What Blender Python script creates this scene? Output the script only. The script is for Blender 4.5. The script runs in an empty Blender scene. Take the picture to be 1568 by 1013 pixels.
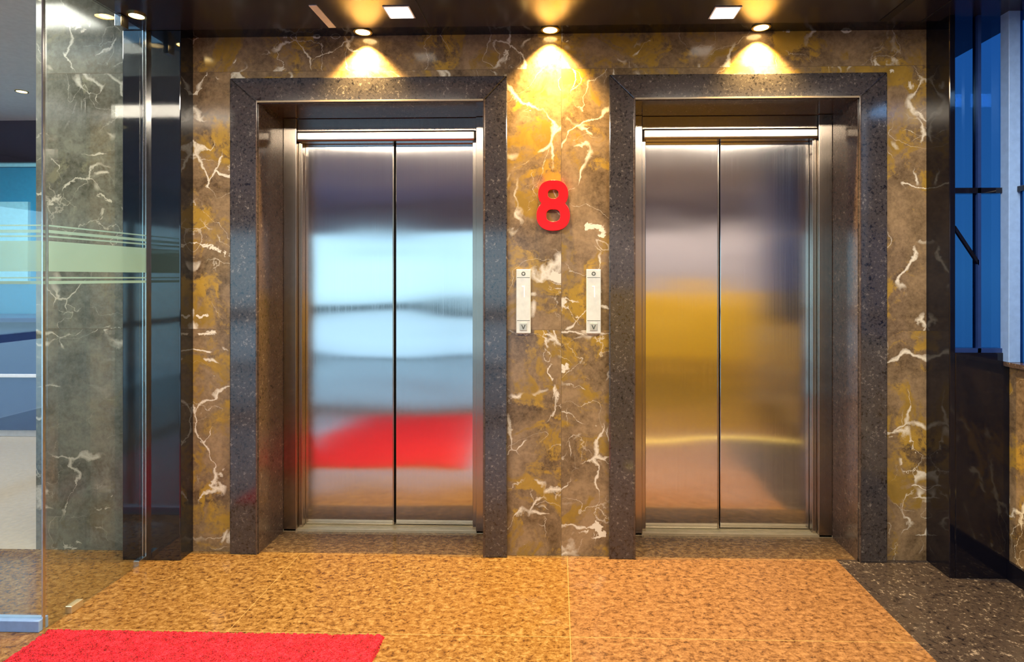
import bpy, bmesh, math, random
from mathutils import Vector, noise as mnoise
random.seed(4)
S = bpy.context.scene
S.view_settings.view_transform = 'Standard'

# ------------------------------------------------------------ node helpers
class NT:
    def __init__(s, name):
        s.m = bpy.data.materials.new(name); s.m.use_nodes = True
        s.t = s.m.node_tree; s.t.nodes.clear()
        s.out = s.t.nodes.new('ShaderNodeOutputMaterial')
    def n(s, typ, ins=None, **kw):
        nd = s.t.nodes.new(typ)
        for k, v in kw.items(): setattr(nd, k, v)
        if ins:
            for k, v in ins.items():
                if hasattr(v, 'is_output'): s.t.links.new(v, nd.inputs[k])
                else: nd.inputs[k].default_value = v
        return nd
    def math(s, op, a, b=0.0, c=None, clamp=False):
        d = {0: a, 1: b}
        if c is not None: d[2] = c
        return s.n('ShaderNodeMath', d, operation=op, use_clamp=clamp).outputs[0]
    def vm(s, op, a, b, o=0):
        return s.n('ShaderNodeVectorMath', {0: a, 1: b}, operation=op).outputs[o]
    def noise(s, v, scale, detail=4, rough=.55, dist=0.0):
        return s.n('ShaderNodeTexNoise', {'Vector': v, 'Scale': scale, 'Detail': detail, 'Roughness': rough, 'Distortion': dist})
    def rng(s, v, a, b, c=0.0, d=1.0):
        return s.n('ShaderNodeMapRange', {'Value': v, 1: a, 2: b, 3: c, 4: d}).outputs[0]
    def ramp(s, v, stops):
        r = s.n('ShaderNodeValToRGB', {0: v})
        e = r.color_ramp.elements
        while len(e) < len(stops): e.new(.5)
        for i, (p, c) in enumerate(stops):
            e[i].position = p; e[i].color = (*c, 1)
        return r.outputs[0]
    def mix(s, f, a, b):
        def c4(x): return (*x, 1) if isinstance(x, tuple) and len(x) == 3 else x
        nd = s.n('ShaderNodeMix', data_type='RGBA')
        for i, v in ((0, f), (6, c4(a)), (7, c4(b))):
            if hasattr(v, 'is_output'): s.t.links.new(v, nd.inputs[i])
            else: nd.inputs[i].default_value = v
        return nd.outputs[2]
    def pos(s): return s.n('ShaderNodeNewGeometry').outputs['Position']
    def bsdf(s, ins):
        ins = {k: ((*v, 1) if isinstance(v, tuple) and len(v) == 3 and 'Color' in k else v) for k, v in ins.items()}
        b = s.n('ShaderNodeBsdfPrincipled', ins)
        s.t.links.new(b.outputs[0], s.out.inputs[0]); return s.m
    def bump(s, h, st, dist=.01):
        return s.n('ShaderNodeBump', {'Height': h, 'Strength': st, 'Distance': dist}).outputs[0]

def plain(name, col, rough=.5, metal=0.0, **kw):
    t = NT(name)
    p = t.pos(); nz = t.noise(p, 35, 3)
    c = t.mix(t.rng(nz.outputs[0], .3, .7), tuple(x * .92 for x in col), tuple(min(1, x * 1.06) for x in col))
    return t.bsdf({'Base Color': c, 'Roughness': rough, 'Metallic': metal, **kw})

def emis(name, col, st):
    t = NT(name)
    return t.bsdf({'Base Color': (.8, .8, .8), 'Emission Color': col, 'Emission Strength': st})

def marble(name, dark, mid, gold, joints=True, goldlo=.51):
    t = NT(name); p = t.pos()
    sx = t.n('ShaderNodeSeparateXYZ', {0: p})
    X, Z = sx.outputs[0], sx.outputs[2]
    a = t.math('GREATER_THAN', X, .02); b = t.math('GREATER_THAN', Z, 1.125); c = t.math('GREATER_THAN', Z, 2.425)
    off = t.math('ADD', t.math('MULTIPLY', a, 3.7), t.math('ADD', t.math('MULTIPLY', b, 5.3), t.math('MULTIPLY', c, 9.1)))
    q = t.vm('ADD', p, t.n('ShaderNodeCombineXYZ', {0: off, 1: off, 2: off}).outputs[0])
    w = t.noise(q, 2.0, 3, .5)
    wv = t.vm('MULTIPLY', t.vm('SUBTRACT', w.outputs[1], (.5, .5, .5)), (.5, .5, .5))
    q2 = t.vm('ADD', q, wv)
    fw = t.noise(q, 14, 4, .6)
    q3 = t.vm('ADD', q2, t.vm('MULTIPLY', t.vm('SUBTRACT', fw.outputs[1], (.5, .5, .5)), (.07, .07, .07)))
    base = t.noise(q2, 3.6, 8, .62, .6).outputs[0]
    fine = t.noise(q, 38, 6, .72).outputs[0]
    f = t.math('ADD', t.math('MULTIPLY', base, .62), t.math('MULTIPLY', fine, .38))
    col = t.ramp(f, [(.38, dark), (.49, mid), (.60, tuple(min(1, x * 1.5) for x in mid))])
    gp = t.math('ADD', t.math('MULTIPLY', t.noise(t.vm('ADD', q3, (3, 8, 2)), 4.2, 7, .64, .8).outputs[0], .82), t.math('MULTIPLY', fine, .18))
    col = t.mix(t.rng(gp, goldlo, goldlo + .07, 0, .85), col, t.mix(t.rng(base, .4, .6), gold, tuple(x * .6 for x in gold)))
    def vein(sc, vec, wmin, wmax, mlo, mhi, msc, o):
        v = t.n('ShaderNodeTexVoronoi', {'Vector': t.vm('MULTIPLY', t.vm('ADD', q3, (o, o * .7, o * 1.3)), vec), 'Scale': sc}, feature='DISTANCE_TO_EDGE').outputs[0]
        wd = t.rng(t.noise(t.vm('ADD', q, (0, o, 0)), 6, 2).outputs[0], .42, .70, wmin, wmax)
        m = t.rng(t.noise(t.vm('ADD', q, (o, 0, 0)), msc, 2).outputs[0], mlo, mhi)
        return t.math('MULTIPLY', t.math('SUBTRACT', 1.0, t.math('DIVIDE', v, wd), clamp=True), m)
    l1 = vein(2.1, (1.5, 1, .8), .003, .038, .50, .55, 3.0, 0)
    l2 = vein(3.0, (.7, 1, 1.5), .003, .085, .56, .60, 3.4, 4)
    l3 = t.math('MULTIPLY', vein(6.5, (1, 1, 1), .006, .025, .60, .66, 4.0, 9), .45)
    r2 = t.noise(q3, 1.9, 2, .5).outputs[0]
    l4 = t.math('MULTIPLY', t.rng(t.math('ABSOLUTE', t.math('SUBTRACT', r2, .5)), .0, .002, .5, 0), t.rng(t.noise(q, 3.5, 1).outputs[0], .47, .52))
    ch = t.noise(t.vm('MULTIPLY', q3, (.75, 1, 1.7)), 5.0, 4, .55, .5).outputs[0]
    l5 = t.rng(ch, .68, .695, 0, .95)
    vn = t.math('MAXIMUM', t.math('MAXIMUM', l1, l2), t.math('MAXIMUM', t.math('MAXIMUM', l3, l4), l5))
    vn = t.math('POWER', vn, .8)
    col = t.mix(vn, col, (.64, .58, .47))
    if joints:
        j = None
        for src, at in ((X, .02), (Z, 1.125), (Z, 2.425)):
            k = t.math('LESS_THAN', t.math('ABSOLUTE', t.math('SUBTRACT', src, at)), .0013)
            j = k if j is None else t.math('MAXIMUM', j, k)
        col = t.mix(t.math('MULTIPLY', j, .7), col, (.10, .07, .04))
    return t.bsdf({'Base Color': col, 'Roughness': .14, 'IOR': 1.45})

def granite(name, dark, mid, light, scale=70, rough=.14, lightpos=.66, ior=1.5):
    t = NT(name); p = t.pos()
    a = t.noise(p, scale, 6, .7, .4).outputs[0]
    b = t.noise(p, scale * .28, 3).outputs[0]
    f = t.math('ADD', t.math('MULTIPLY', a, .75), t.math('MULTIPLY', b, .25))
    col = t.ramp(f, [(.38, dark), (.49, mid), (.55, tuple(x * .7 for x in mid)), (lightpos, light)])
    return t.bsdf({'Base Color': col, 'Roughness': rough, 'IOR': ior})

def floor_stone(name, c0, c1, c2, c3, joints=(), rough=.09, jc=(.36, .25, .10), pink=None):
    t = NT(name); p = t.pos()
    a = t.noise(t.vm('MULTIPLY', p, (.8, 1.1, 1)), 46, 5, .66, .6).outputs[0]
    fine = t.noise(p, 120, 4, .7).outputs[0]
    big = t.noise(p, 1.1, 2).outputs[0]
    f = t.math('ADD', t.math('MULTIPLY', a, .72), t.math('MULTIPLY', fine, .28))
    col = t.ramp(f, [(.38, c0), (.46, c1), (.53, c2), (.61, c3)])
    col = t.mix(t.rng(big, .35, .65, 0, .25), col, tuple(x * y for x, y in zip(c1, (1.4, 1.2, .9))))
    sx = t.n('ShaderNodeSeparateXYZ', {0: p})
    if pink:
        pk = t.ramp(f, [(.38, tuple(x * .35 for x in pink)), (.5, pink), (.61, tuple(x * 1.5 for x in pink))])
        col = t.mix(t.math('MULTIPLY', t.rng(sx.outputs[0], .05, .06), .55), col, pk)
    for ax, at in joints:
        k = t.math('LESS_THAN', t.math('ABSOLUTE', t.math('SUBTRACT', sx.outputs[ax], at)), .0018)
        col = t.mix(t.math('MULTIPLY', k, .65), col, jc)
    return t.bsdf({'Base Color': col, 'Roughness': rough, 'IOR': 1.65})

def steel(name, col=(.66, .64, .62), rough=.13, aniso=.85):
    t = NT(name); p = t.pos()
    st = t.noise(t.vm('MULTIPLY', p, (320, 320, 1.2)), 1.0, 2).outputs[0]
    wav = t.noise(t.vm('MULTIPLY', p, (1.0, 1.0, 3.5)), 1.0, 1).outputs[0]
    r = t.rng(st, .3, .7, rough - .01, rough + .02)
    tan = t.n('ShaderNodeCombineXYZ', {0: 1.0, 1: 0.0, 2: 0.0}).outputs[0]
    c = t.mix(t.rng(st, .3, .7, 0, .6), tuple(x * .93 for x in col), col)
    return t.bsdf({'Base Color': c, 'Metallic': 1.0, 'Roughness': r, 'Anisotropic': aniso, 'Tangent': tan,
                   'Normal': t.bump(wav, .2, .02)})

def glass(name, tint=(.94, .975, .965), f0=.04, extra=0.0, gl=(1, 1, 1)):
    t = NT(name)
    g0 = t.n('ShaderNodeNewGeometry')
    c = t.math('ABSOLUTE', t.vm('DOT_PRODUCT', g0.outputs['Incoming'], g0.outputs['Normal'], 1))
    sch = t.math('ADD', f0 + extra, t.math('MULTIPLY', 1 - f0, t.math('POWER', t.math('SUBTRACT', 1.0, c, clamp=True), 5.0)), clamp=True)
    tr = t.n('ShaderNodeBsdfTransparent', {0: (*tint, 1)})
    g = t.n('ShaderNodeBsdfGlossy', {0: (*gl, 1), 'Roughness': .01})
    mx = t.n('ShaderNodeMixShader', {0: sch, 1: tr.outputs[0], 2: g.outputs[0]})
    t.t.links.new(mx.outputs[0], t.out.inputs[0]); return t.m

def frosted(name):
    t = NT(name)
    tr = t.n('ShaderNodeBsdfTransparent', {0: (.9, .95, .93, 1)})
    d = t.n('ShaderNodeBsdfDiffuse', {0: (.27, .38, .33, 1)})
    tl = t.n('ShaderNodeBsdfTranslucent', {0: (.22, .32, .28, 1)})
    a = t.n('ShaderNodeAddShader', {0: d.outputs[0], 1: tl.outputs[0]})
    mx = t.n('ShaderNodeMixShader', {0: .38, 1: tr.outputs[0], 2: a.outputs[0]})
    t.t.links.new(mx.outputs[0], t.out.inputs[0]); return t.m

# ------------------------------------------------------------ materials
M_marble = marble('marble_emperador', (.078, .050, .026), (.172, .116, .064), (.37, .225, .032))
M_marbleL = marble('marble_grey_green', (.08, .078, .055), (.16, .155, .12), (.25, .23, .15), goldlo=.56)
M_gran = granite('granite_grey', (.005, .0045, .006), (.044, .038, .039), (.17, .148, .134), rough=.10, ior=1.7)
M_granD = granite('granite_brown', (.02, .013, .010), (.072, .047, .037), (.19, .145, .11))
M_black = plain('black_polished_granite', (.005, .008, .014), .05, IOR=1.8)
M_black2 = plain('black_granite', (.004, .004, .008), .08)
M_floor = floor_stone('floor_granite_orange', (.045, .018, .006), (.140, .070, .019), (.205, .114, .034), (.29, .185, .072), joints=((0, .05), (0, -1.29), (1, -.012), (1, -.66), (1, -1.99), (0, -2.63)), pink=(.185, .092, .048))
M_floorD = granite('floor_granite_dark', (.006, .005, .007), (.045, .034, .03), (.26, .215, .18), scale=52, rough=.14, lightpos=.65)
M_thr = floor_stone('threshold_granite', (.03, .016, .009), (.080, .048, .025), (.11, .070, .035), (.17, .12, .065))
M_beige = plain('beige_tile', (.50, .41, .30), .25)
M_steel = steel('brushed_steel')
M_steelD = steel('brushed_steel_frame', (.40, .34, .28), .22, .6)
M_chrome = plain('satin_metal', (.7, .7, .68), .2, 1.0)
M_sill = plain('aluminium_sill', (.66, .56, .36), .35, .8)
M_lip = plain('granite_edge_lip', (.22, .17, .10), .35)
M_dark = plain('shadow_gap', (.01, .01, .01), .6)
M_ceilD = plain('ceiling_dark_gloss', (.020, .018, .028), .2)
M_ceilL = plain('ceiling_light_grey', (.50, .48, .54), .5)
M_lav = plain('lavender_paint', (.46, .43, .54), .55)
M_yel = plain('ochre_panel', (.95, .58, .03), .4)
M_white = plain('white_paint', (.75, .73, .75), .5)
M_red = plain('red_acrylic', (.72, .004, .008), .25)
M_glass = glass('clear_glass', extra=.03)
M_glassB = glass('blue_tinted_glass', (.12, .24, .38), extra=.05, gl=(.12, .28, .6))
M_glassC = glass('window_glass', (.97, .99, 1.0))
M_frost = frosted('frosted_film')
M_panel = plain('silver_white_panel', (.58, .60, .56), .35, .1)
M_btn = plain('button_grey', (.42, .44, .41), .3, .3)
M_led = emis('red_led', (1, .05, .04), 2.0)
M_ink = plain('grey_print', (.06, .07, .06), .5)
M_bluep = plain('pale_blue_frame', (.20, .33, .60), .35)
M_navy = plain('navy_laminate', (.012, .03, .12), .25)
M_teal = plain('teal_wall', (.02, .24, .42), .25)
M_cyan = plain('pale_cyan_panel', (.25, .62, .75), .3)
M_brass = plain('brass_inlay', (.9, .7, .25), .2, 1.0)
M_goldp = plain('gold_strip', (1.0, .80, .25), .5)
M_bulb = emis('warm_bulb', (1, .72, .32), 22)
M_sq = emis('white_diffuser', (1, .93, .8), 3.5)
M_fill = emis('fill_panel_diffuser', (1, .9, .75), 4)  # glow of the added fill panels
tr = NT('red_mat_pile'); pr = tr.pos()
nr = tr.noise(pr, 220, 3).outputs[0]; nr2 = tr.noise(pr, 40, 4).outputs[0]
M_mat = tr.bsdf({'Base Color': tr.ramp(tr.math('ADD', tr.math('MULTIPLY', nr, .6), tr.math('MULTIPLY', nr2, .4)), [(.38, (.20, .0, .007)), (.5, (.62, .004, .026)), (.62, (.85, .03, .07))]),
                 'Roughness': .9, 'Normal': tr.bump(nr, .9, .015)})

# ------------------------------------------------------------ mesh helpers
def build(name, parts, parent=None, bevel=0.0, seg=2):
    bm = bmesh.new(); mats = []
    def mi(m):
        if m not in mats: mats.append(m)
        return mats.index(m)
    for p in parts:
        k = p[0]
        if k == 'box':
            _, x0, x1, y0, y1, z0, z1, m = p
            vs = [bm.verts.new(c) for c in ((x0, y0, z0), (x1, y0, z0), (x1, y1, z0), (x0, y1, z0), (x0, y0, z1), (x1, y0, z1), (x1, y1, z1), (x0, y1, z1))]
            fs = [(0, 3, 2, 1), (4, 5, 6, 7), (0, 1, 5, 4), (1, 2, 6, 5), (2, 3, 7, 6), (3, 0, 4, 7)]
            for f in fs:
                ff = bm.faces.new([vs[i] for i in f]); ff.material_index = mi(m)
        elif k == 'prism':
            _, pts, y0, y1, m = p
            a = [bm.verts.new((x, y0, z)) for x, z in pts]; b = [bm.verts.new((x, y1, z)) for x, z in pts]
            n = len(pts); fl = [bm.faces.new(a), bm.faces.new(b[::-1])]
            for i in range(n): fl.append(bm.faces.new((a[i], b[i], b[(i + 1) % n], a[(i + 1) % n])))
            for f in fl: f.material_index = mi(m)
        elif k in ('cyl', 'ring'):
            if k == 'cyl': _, cx, cy, z0, z1, r, m = p; ri = None
            else: _, cx, cy, z0, z1, r, ri, m = p
            n = 32
            def circ(rad, z): return [bm.verts.new((cx + rad * math.cos(2 * math.pi * i / n), cy + rad * math.sin(2 * math.pi * i / n), z)) for i in range(n)]
            o0, o1 = circ(r, z0), circ(r, z1); fl = []
            for i in range(n): fl.append(bm.faces.new((o0[i], o0[(i + 1) % n], o1[(i + 1) % n], o1[i])))
            if ri is None: fl += [bm.faces.new(o0[::-1]), bm.faces.new(o1)]
            else:
                i0, i1 = circ(ri, z0), circ(ri, z1)
                for i in range(n):
                    j = (i + 1) % n
                    fl += [bm.faces.new((i0[j], i0[i], i1[i], i1[j])), bm.faces.new((o0[j], o0[i], i0[i], i0[j])), bm.faces.new((o1[i], o1[j], i1[j], i1[i]))]
            for f in fl: f.material_index = mi(m)
    bmesh.ops.recalc_face_normals(bm, faces=bm.faces)
    me = bpy.data.meshes.new(name); bm.to_mesh(me); bm.free()
    for m in mats: me.materials.append(m)
    o = bpy.data.objects.new(name, me); S.collection.objects.link(o)
    if parent: o.parent = parent
    if bevel:
        md = o.modifiers.new('bevel', 'BEVEL'); md.width = bevel; md.segments = seg; md.limit_method = 'ANGLE'
    return o
def empty(name):
    o = bpy.data.objects.new(name, None); S.collection.objects.link(o); return o
B = lambda *a: ('box', *a)

ZC = 2.60
XC = -2.135
# ------------------------------------------------------------ room shell
build('floor', [
    B(-5.5, 1.37, -6.2, 0, -.1, 0, M_floor),
    B(1.37, 2.2, -1.42, 0, -.1, 0, M_floorD),
    B(1.37, 4.5, -6.2, -1.42, -.1, 0, M_floor),
    B(-8, -5.5, -.7, 0.0, -.1, 0, M_floor),
    B(-8, XC, 0.0, 2.8, -.1, 0, M_beige),
    B(XC, 2.2, 0, .5, -.1, 0, M_thr),
])
build('wall_front', [
    B(-1.845, -1.642, 0, .4, 0, ZC, M_marble),
    B(-.248, .256, 0, .4, 0, ZC, M_marble),
    B(1.606, 1.808, 0, .4, 0, ZC, M_marble),
    B(-1.642, -.248, 0, .4, 2.385, ZC, M_marble),
    B(.256, 1.606, 0, .4, 2.385, ZC, M_marble)])
build('wall_lobby_side', [B(-2.66, XC, 0.0, 2.65, 0, 2.9, M_marbleL)])
build('wall_left', [B(-5.6, -5.5, -6.2, -5.9, 0, 3.0, M_lav), B(-5.6, -5.5, -2.6, -.68, 0, 3.0, M_lav),
                    B(-5.6, -5.5, -5.9, -2.6, 2.1, 3.0, M_lav), B(-8.1, -5.6, -.75, -.68, 0, 3.0, M_lav)])
wp = [B(-5.56, -5.55, -5.9, -2.6, 0, 2.1, M_glassC), B(-5.6, -5.5, -5.9, -2.6, .74, .82, M_black2)]
for yy in (-5.9, -4.8, -3.7, -2.65): wp.append(B(-5.59, -5.51, yy, yy + .05, 0, 2.1, M_black2))
build('window_4', wp)
build('wall_far', [B(-8.1, -2.6, 2.65, 2.75, 0, 2.5, M_teal), B(-8.1, -2.6, 2.60, 2.75, 2.5, 2.9, M_black2),
                   B(-5.9, -5.12, 2.62, 2.66, 1.35, 2.12, M_cyan), B(-5.0, -4.3, 2.62, 2.66, 1.35, 2.12, M_cyan),
                   B(-8.1, -2.6, 2.63, 2.65, 2.46, 2.5, M_cyan)])
build('wall_far_side', [B(-8.2, -8.1, -.75, 2.75, 0, 2.9, M_lav)])
build('black_column', [B(XC, -1.845, -.10, .4, 0, ZC, M_black), B(XC, -2.03, -.10, .4, ZC, 2.9, M_black)], bevel=.004)
build('wall_window_jamb', [B(1.808, 1.835, -.17, .4, 0, ZC, M_black2), B(1.835, 2.08, -.17, -.12, 0, 1.04, M_black2)], bevel=.003)
build('window_1', [
    B(1.835, 2.10, -.150, -.144, 1.04, ZC, M_glassB),
    B(1.835, 2.05, -.165, -.13, 1.775, 1.80, M_black2),
    B(1.940, 1.955, -.165, -.13, 1.04, ZC, M_navy),
    B(1.835, 2.05, -.165, -.13, 1.04, 1.06, M_navy),
    ('prism', [(1.84, 1.60), (1.84, 1.625), (1.945, 1.465), (1.945, 1.44)], -.165, -.152, M_black2),
])
build('window_2', [
    B(2.050, 2.112, -.205, -.153, 1.0, ZC, M_bluep),
    B(2.10, 2.106, -2.5, -.2, 1.0, ZC, M_glassB),
    B(2.085, 2.13, -.46, -.435, 1.0, ZC, M_navy),
    B(2.085, 2.13, -1.2, -1.16, 1.0, ZC, M_bluep),
    B(2.085, 2.13, -2.5, -.206, 1.775, 1.80, M_black2),
], bevel=.002)
build('wall_right', [B(2.08, 2.2, -2.5, -.12, 0, .98, M_marble), B(2.05, 2.2, -2.5, -.172, .98, 1.0, M_granD),
                     B(2.08, 4.5, -2.6, -2.5, 0, ZC, M_lav), B(4.5, 4.6, -6.2, -2.5, 0, ZC, M_lav)])
build('baseboard_right', [B(2.066, 2.08, -2.5, -.172, 0, .085, M_black2)])
build('wall_back', [
    B(-5.5, -5.4, -6.3, -6.2, 0, ZC, M_lav),
    B(-5.4, -.3, -6.3, -6.2, 2.1, ZC, M_lav),
    B(-.3, 4.5, -6.3, -6.2, 0, ZC, M_lav),
    B(-.3, 4.5, -6.2, -6.17, 0, 1.2, M_yel)])
wparts = [B(-5.4, -.3, -6.26, -6.25, 0, 2.1, M_glassC), B(-5.4, -.3, -6.3, -6.2, .70, .92, M_black2), B(-5.4, -.3, -6.3, -6.2, 0, .05, M_black2)]
for xx in (-5.4, -1.8, -.34): wparts.append(B(xx, xx + .05, -6.29, -6.21, 0, 2.1, M_black2))
build('window_3', wparts)
cl = empty('ceiling')
build('ceiling_cove', [B(-2.03, 2.2, -.105, .45, ZC, ZC + .2, M_black2)], cl)
build('ceiling_dark', [B(-2.03, 2.2, -.75, -.105, ZC - .004, ZC + .2, M_ceilD)], cl)
build('ceiling_light', [B(-5.6, 4.6, -6.3, -.75, ZC, ZC + .2, M_ceilL)], cl)
build('ceiling_side_room', [B(-8.2, -2.03, -.75, 2.8, 2.9, 3.0, M_white)], cl)
build('ceiling_seams', [B(-.62, -.616, -.75, -.105, ZC - .006, ZC, M_dark), B(1.72, 1.724, -.75, -.105, ZC - .006, ZC, M_dark),
                        B(-1.105, -1.070, -.345, -.115, ZC - .007, ZC, M_white), B(1.52, 1.56, -.345, -.115, ZC - .007, ZC, M_dark)], cl)

# ------------------------------------------------------------ elevators
def elevator(name, xo0, xi0, xi1, xo1, seam):
    e = empty(name)
    zt, zi = 2.385, 2.26
    build('granite_surround', [
        ('prism', [(xo0, 0), (xi0, 0), (xi0, zi), (xo0, zt)], -.028, .27, M_gran),
        ('prism', [(xo1, 0), (xo1, zt), (xi1, zi), (xi1, 0)], -.028, .27, M_gran),
        ('prism', [(xo0, zt), (xi0, zi), (xi1, zi), (xo1, zt)], -.028, .27, M_gran)], e, bevel=.005)
    build('jamb_lining', [B(xi0 - .001, xi0 + .003, -.018, .27, 0, zi, M_granD), B(xi1 - .003, xi1 + .001, -.018, .27, 0, zi, M_granD),
                          B(xi0, xi1, -.018, .27, zi - .003, zi + .001, M_granD)], e)
    build('surround_edge_trim', [B(xi0, xi1, -.0315, -.026, zi, zi + .010, M_lip), B(xi0 - .008, xi0, -.0315, -.026, 0, zi + .01, M_granD),
                                 B(xi1, xi1 + .008, -.0315, -.026, 0, zi + .01, M_granD)], e, bevel=.002)
    p = .075
    build('steel_frame', [
        B(xi0 + .003, xi0 + p, .245, .30, 0, zi - .003, M_steelD), B(xi1 - p, xi1 - .003, .245, .30, 0, zi - .003, M_steelD),
        B(xi0 + p, xi0 + p + .022, .272, .31, 0, 2.13, M_steelD), B(xi1 - p - .022, xi1 - p, .272, .31, 0, 2.13, M_steelD),
        B(xi0 + p, xi1 - p, .262, .30, 2.185, zi - .003, M_steelD)], e, bevel=.003)
    build('transom_rail', [B(xi0 + p, xi1 - p, .235, .31, 2.128, 2.185, M_steelD)], e, bevel=.012, seg=4)
    build('shaft_backing', [B(xi0 + .01, xi1 - .01, .36, .39, 0, 2.26, M_dark)], e)
    build('door_panel_left', [B(xi0 + p + .010, seam - .004, .312, .345, .014, 2.15, M_steel)], e, bevel=.003)
    build('door_panel_right', [B(seam + .004, xi1 - p - .010, .316, .349, .014, 2.15, M_steel)], e, bevel=.003)
    build('door_edge_strip', [B(seam - .012, seam - .004, .308, .312, .014, 2.13, M_steelD)], e, bevel=.001)
    sp = [B(xi0 + .003, xi1 - .003, .245, .262, 0, .012, M_sill)]
    for k in range(5): sp.append(B(xi0 + p, xi1 - p, .266 + k * .018, .278 + k * .018, 0, .012, M_sill))
    build('door_sill', sp, e)
    return e
elevator('elevator', -1.642, -1.501, -.366, -.248, -.902)
elevator('elevator', .256, .383, 1.470, 1.606, .888)

# ------------------------------------------------------------ number 8
def curve_obj(name, splines, ext, mat, loc, parent=None, bev=.0015):
    cu = bpy.data.curves.new(name, 'CURVE'); cu.dimensions = '2D'; cu.fill_mode = 'BOTH'; cu.extrude = ext; cu.bevel_depth = bev
    for pts in splines:
        sp = cu.splines.new('POLY'); sp.points.add(len(pts) - 1); sp.use_cyclic_u = True
        for i, (x, y) in enumerate(pts): sp.points[i].co = (x, y, 0, 1)
    tmp = bpy.data.objects.new('tmp', cu); S.collection.objects.link(tmp)
    tmp.rotation_euler = (math.pi / 2, 0, 0); tmp.location = loc
    bpy.context.view_layer.update()
    dg = bpy.context.evaluated_depsgraph_get()
    me = bpy.data.meshes.new_from_object(tmp.evaluated_get(dg)); me.transform(tmp.matrix_world)
    bpy.data.objects.remove(tmp)
    me.materials.clear(); me.materials.append(mat)
    o = bpy.data.objects.new(name, me); S.collection.objects.link(o)
    if parent: o.parent = parent
    return o
def ell(cx, cy, rx, ry, a0=0, a1=2 * math.pi, n=48, e=2.0):
    r = []
    for i in range(n):
        a = a0 + (a1 - a0) * i / (n if abs(a1 - a0 - 2 * math.pi) < 1e-6 else n - 1)
        c, s_ = math.cos(a), math.sin(a)
        r.append((cx + rx * math.copysign(abs(c) ** (2 / e), c), cy + ry * math.copysign(abs(s_) ** (2 / e), s_)))
    return r
up = ell(0, .057, .073, .066, math.radians(-42), math.radians(222), 48, 2.3)
lo = ell(0, -.050, .081, .074, math.radians(138), math.radians(402), 48, 2.3)
sign = curve_obj('floor_number_sign', [up + lo, ell(0, .056, .028, .024, e=2.6), ell(0, -.050, .036, .032, e=2.6)], .011, M_red, (-.02, -.0125, 1.743))

# ------------------------------------------------------------ call panels
def call_panel(xc):
    e = empty('elevator_call_panel')
    w = .036
    build('faceplate', [B(xc - w, xc + w, -.016, 0, 1.108, 1.427, M_panel)], e, bevel=.004, seg=3)
    build('face_seam', [B(xc - w + .004, xc + w - .004, -.0168, -.0155, 1.385, 1.387, M_ink), B(xc - w + .004, xc + w - .004, -.0168, -.0155, 1.172, 1.174, M_ink)], e)
    curve_obj('maker_badge', [ell(0, 0, .010, .010, n=24), ell(0, 0, .0055, .0055, n=24)], .0006, M_ink, (xc, -.0168, 1.405), e, 0)
    build('floor_display', [B(xc + .002, xc + .007, -.0172, -.0155, 1.288, 1.345, M_led), B(xc - .008, xc + .002, -.0172, -.0155, 1.339, 1.345, M_led)], e)
    build('down_button', [B(xc - .018, xc + .018, -.020, -.015, 1.123, 1.161, M_btn)], e, bevel=.002)
    build('down_arrow', [('prism', [(xc - .011, 1.152), (xc - .006, 1.152), (xc, 1.138), (xc + .006, 1.152), (xc + .011, 1.152), (xc + .002, 1.130), (xc - .002, 1.130)], -.0208, -.0196, M_ink)], e)
call_panel(-.168); call_panel(.180)

# ------------------------------------------------------------ glass partition
g = empty('glass_partition')
gx = -2.015
build('side_pane', [B(gx - .005, gx + .005, -.665, -.112, .006, ZC - .006, M_glass)], g)
build('front_pane', [B(-5.49, gx - .012, -.672, -.662, .045, 2.85, M_glass)], g)
bands = [(1.36, 1.372), (1.382, 1.388), (1.41, 1.53), (1.545, 1.552), (1.562, 1.574), (1.588, 1.594)]
build('frosted_bands', [B(gx + .0052, gx + .0062, -.66, -.114, a, b, M_frost) for a, b in bands] +
      [B(-5.48, gx - .014, -.674, -.6722, a, b, M_frost) for a, b in bands], g)
build('wall_channel', [B(gx - .011, gx - .006, -.114, -.1, 0, ZC - .005, M_chrome), B(gx + .007, gx + .012, -.118, -.1, 0, ZC - .005, M_chrome)], g)
build('corner_edge', [B(gx - .011, gx - .006, -.674, -.662, 0, ZC - .005, M_chrome)], g)
build('bottom_rail', [B(-5.49, gx - .008, -.69, -.645, 0, .045, M_bluep)], g, bevel=.003)
build('patch_fittings', [B(gx - .014, gx + .014, -.56, -.50, 0, .03, M_sill), B(gx - .014, gx + .014, -.17, -.12, 0, .03, M_chrome),
                         B(gx - .014, gx + .016, -.29, -.24, 2.54, ZC - .005, M_chrome)], g, bevel=.002)

build('reception_counter', [B(-7.0, -4.2, 2.05, 2.55, .06, 1.0, M_navy), B(-7.03, -4.17, 2.0, 2.58, 1.0, 1.04, M_navy),
                            B(-7.0, -4.2, 2.04, 2.05, .52, .55, M_white), B(-6.96, -4.24, 2.08, 2.5, 0, .06, M_white)], bevel=.004)

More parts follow.
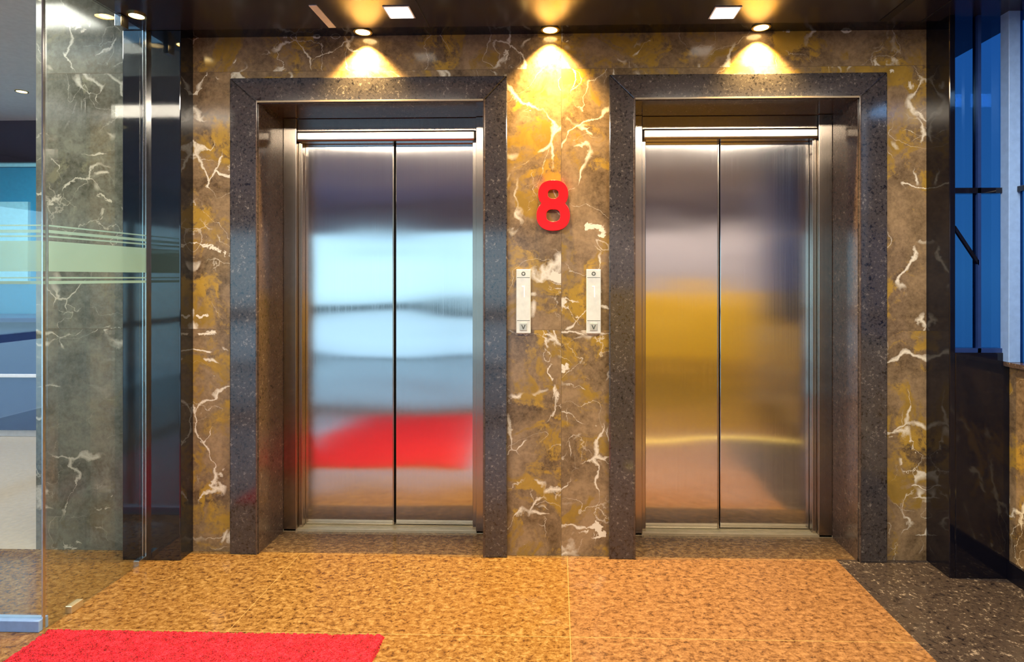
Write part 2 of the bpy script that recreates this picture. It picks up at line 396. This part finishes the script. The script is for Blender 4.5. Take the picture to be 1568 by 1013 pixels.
# ------------------------------------------------------------ mat
def mat_obj():
    nx, ny = 260, 320
    x0, x1, y0, y1 = -1.985, -.665, -2.35, -.685
    bm = bmesh.new(); rows = []
    for j in range(ny + 1):
        r = []
        for i in range(nx + 1):
            x = x0 + (x1 - x0) * i / nx; y = y0 + (y1 - y0) * j / ny
            ed = i in (0, nx) or j in (0, ny)
            if ed: x += random.uniform(-.004, .004); y += random.uniform(-.004, .004)
            z = .0 if ed else .010 + random.uniform(0, .008) + .003 * mnoise.noise(Vector((x * 40, y * 40, 0)))
            r.append(bm.verts.new((x, y, z)))
        rows.append(r)
    for j in range(ny):
        for i in range(nx): bm.faces.new((rows[j][i], rows[j][i + 1], rows[j + 1][i + 1], rows[j + 1][i]))
    me = bpy.data.meshes.new('red_doormat'); bm.to_mesh(me); bm.free(); me.materials.append(M_mat)
    o = bpy.data.objects.new('red_doormat', me); S.collection.objects.link(o)
mat_obj()
build('door_reflection_strip', [B(.5, 2.06, -1.50, -1.42, 0, .002, M_goldp)])  # unseen strip, added to mirror as a bright line in the right door

# ------------------------------------------------------------ lights
def lamp(name, typ, loc, energy, col, parent, **kw):
    l = bpy.data.lights.new(name, typ); l.energy = energy; l.color = col
    for k, v in kw.items(): setattr(l, k, v)
    o = bpy.data.objects.new(name, l); o.location = loc; S.collection.objects.link(o); o.parent = parent
    return o
def downlight(x, y, z, e, sz=102, r=.045, col=(1, .66, .22), soft=.014, tilt=0, blend=1.0, bulb=None):
    p = empty('recessed_downlight')
    build('trim_ring', [('ring', x, y, z - .006, z, r, r * .78, M_brass)], p)
    build('bulb', [('cyl', x, y, z - .004, z - .001, r * .76, bulb or M_bulb)], p)
    o = lamp('spot', 'SPOT', (x, y, z - .012), e, col, p, spot_size=math.radians(sz), spot_blend=blend, shadow_soft_size=soft)
    o.rotation_euler = (math.radians(tilt), 0, 0)
for x in (-.959, -.035, .988): downlight(x, -.055, ZC, 360)
downlight(-1.94, -.27, ZC - .004, 8, r=.04)
downlight(-4.35, 1.73, 2.9, 50, 150, col=(1, .95, .9))
for x in (.6, 1.8, 3.0, 4.0): downlight(x, -5.3, ZC, 200, 95, col=(1, .86, .62), tilt=-38, soft=.03, bulb=M_sq)  # added unseen spots, brighten the back wall dado mirrored in the right door
def sqlight(x, y, z, sx, sy, e, col, m):
    p = empty('ceiling_panel_light')
    build('frame', [B(x - sx / 2 - .008, x + sx / 2 + .008, y - sy / 2 - .008, y + sy / 2 + .008, z - .004, z - .001, M_white)], p, bevel=.001)
    build('diffuser', [B(x - sx / 2, x + sx / 2, y - sy / 2, y + sy / 2, z - .007, z - .004, m)], p)
    if e: lamp('area', 'AREA', (x, y, z - .02), e, col, p, shape='RECTANGLE', size=sx, size_y=sy)
sqlight(-.72, -.27, ZC - .004, .105, .105, 0, (1, .9, .75), M_sq)
sqlight(.765, -.225, ZC - .004, .105, .105, 0, (1, .9, .75), M_sq)
wc = (1, .88, .71)
for x in (-1.3, 1.3):
    sqlight(x, -1.42, ZC, 1.3, .30, 92, wc, M_fill)  # added fill panels out of view, set where the doors don't mirror them
sqlight(-4.6, .8, 2.9, .8, .8, 80, (.95, .95, 1), M_fill)  # added fill panel, lifts the dark side room
sqlight(-3.1, -.36, 2.9, .8, .3, 24, (1, .95, .85), M_fill)  # added out of view to light the marble behind the glass

# ------------------------------------------------------------ world
w = bpy.data.worlds.new('sky'); S.world = w; w.use_nodes = True
nt = w.node_tree; nt.nodes.clear()
tc = nt.nodes.new('ShaderNodeTexCoord'); sp = nt.nodes.new('ShaderNodeSeparateXYZ'); rp = nt.nodes.new('ShaderNodeValToRGB')
mr = nt.nodes.new('ShaderNodeMapRange'); mr.inputs[1].default_value = -.5; mr.inputs[2].default_value = .7
bg = nt.nodes.new('ShaderNodeBackground'); ot = nt.nodes.new('ShaderNodeOutputWorld')
nt.links.new(tc.outputs['Generated'], sp.inputs[0]); nt.links.new(sp.outputs[2], mr.inputs[0]); nt.links.new(mr.outputs[0], rp.inputs[0])
nt.links.new(rp.outputs[0], bg.inputs[0]); nt.links.new(bg.outputs[0], ot.inputs[0])
e = rp.color_ramp.elements
e[0].position = .1; e[0].color = (.12, .16, .40, 1)
e[1].position = .9; e[1].color = (.15, .42, .95, 1)
x = e.new(.42); x.color = (.50, .82, 1.0, 1)
bg.inputs[1].default_value = 2.5

# ------------------------------------------------------------ camera
cd = bpy.data.cameras.new('camera'); cam = bpy.data.objects.new('camera', cd); S.collection.objects.link(cam)
cam.location = (0, -2.93, 1.385); cam.rotation_euler = (math.pi / 2, 0, math.atan(.027))
cd.lens = 36 * 900 / 1568; cd.sensor_width = 36; cd.shift_x = -45 / 1568; cd.shift_y = -81.5 / 1568; cd.clip_start = .02
S.camera = cam
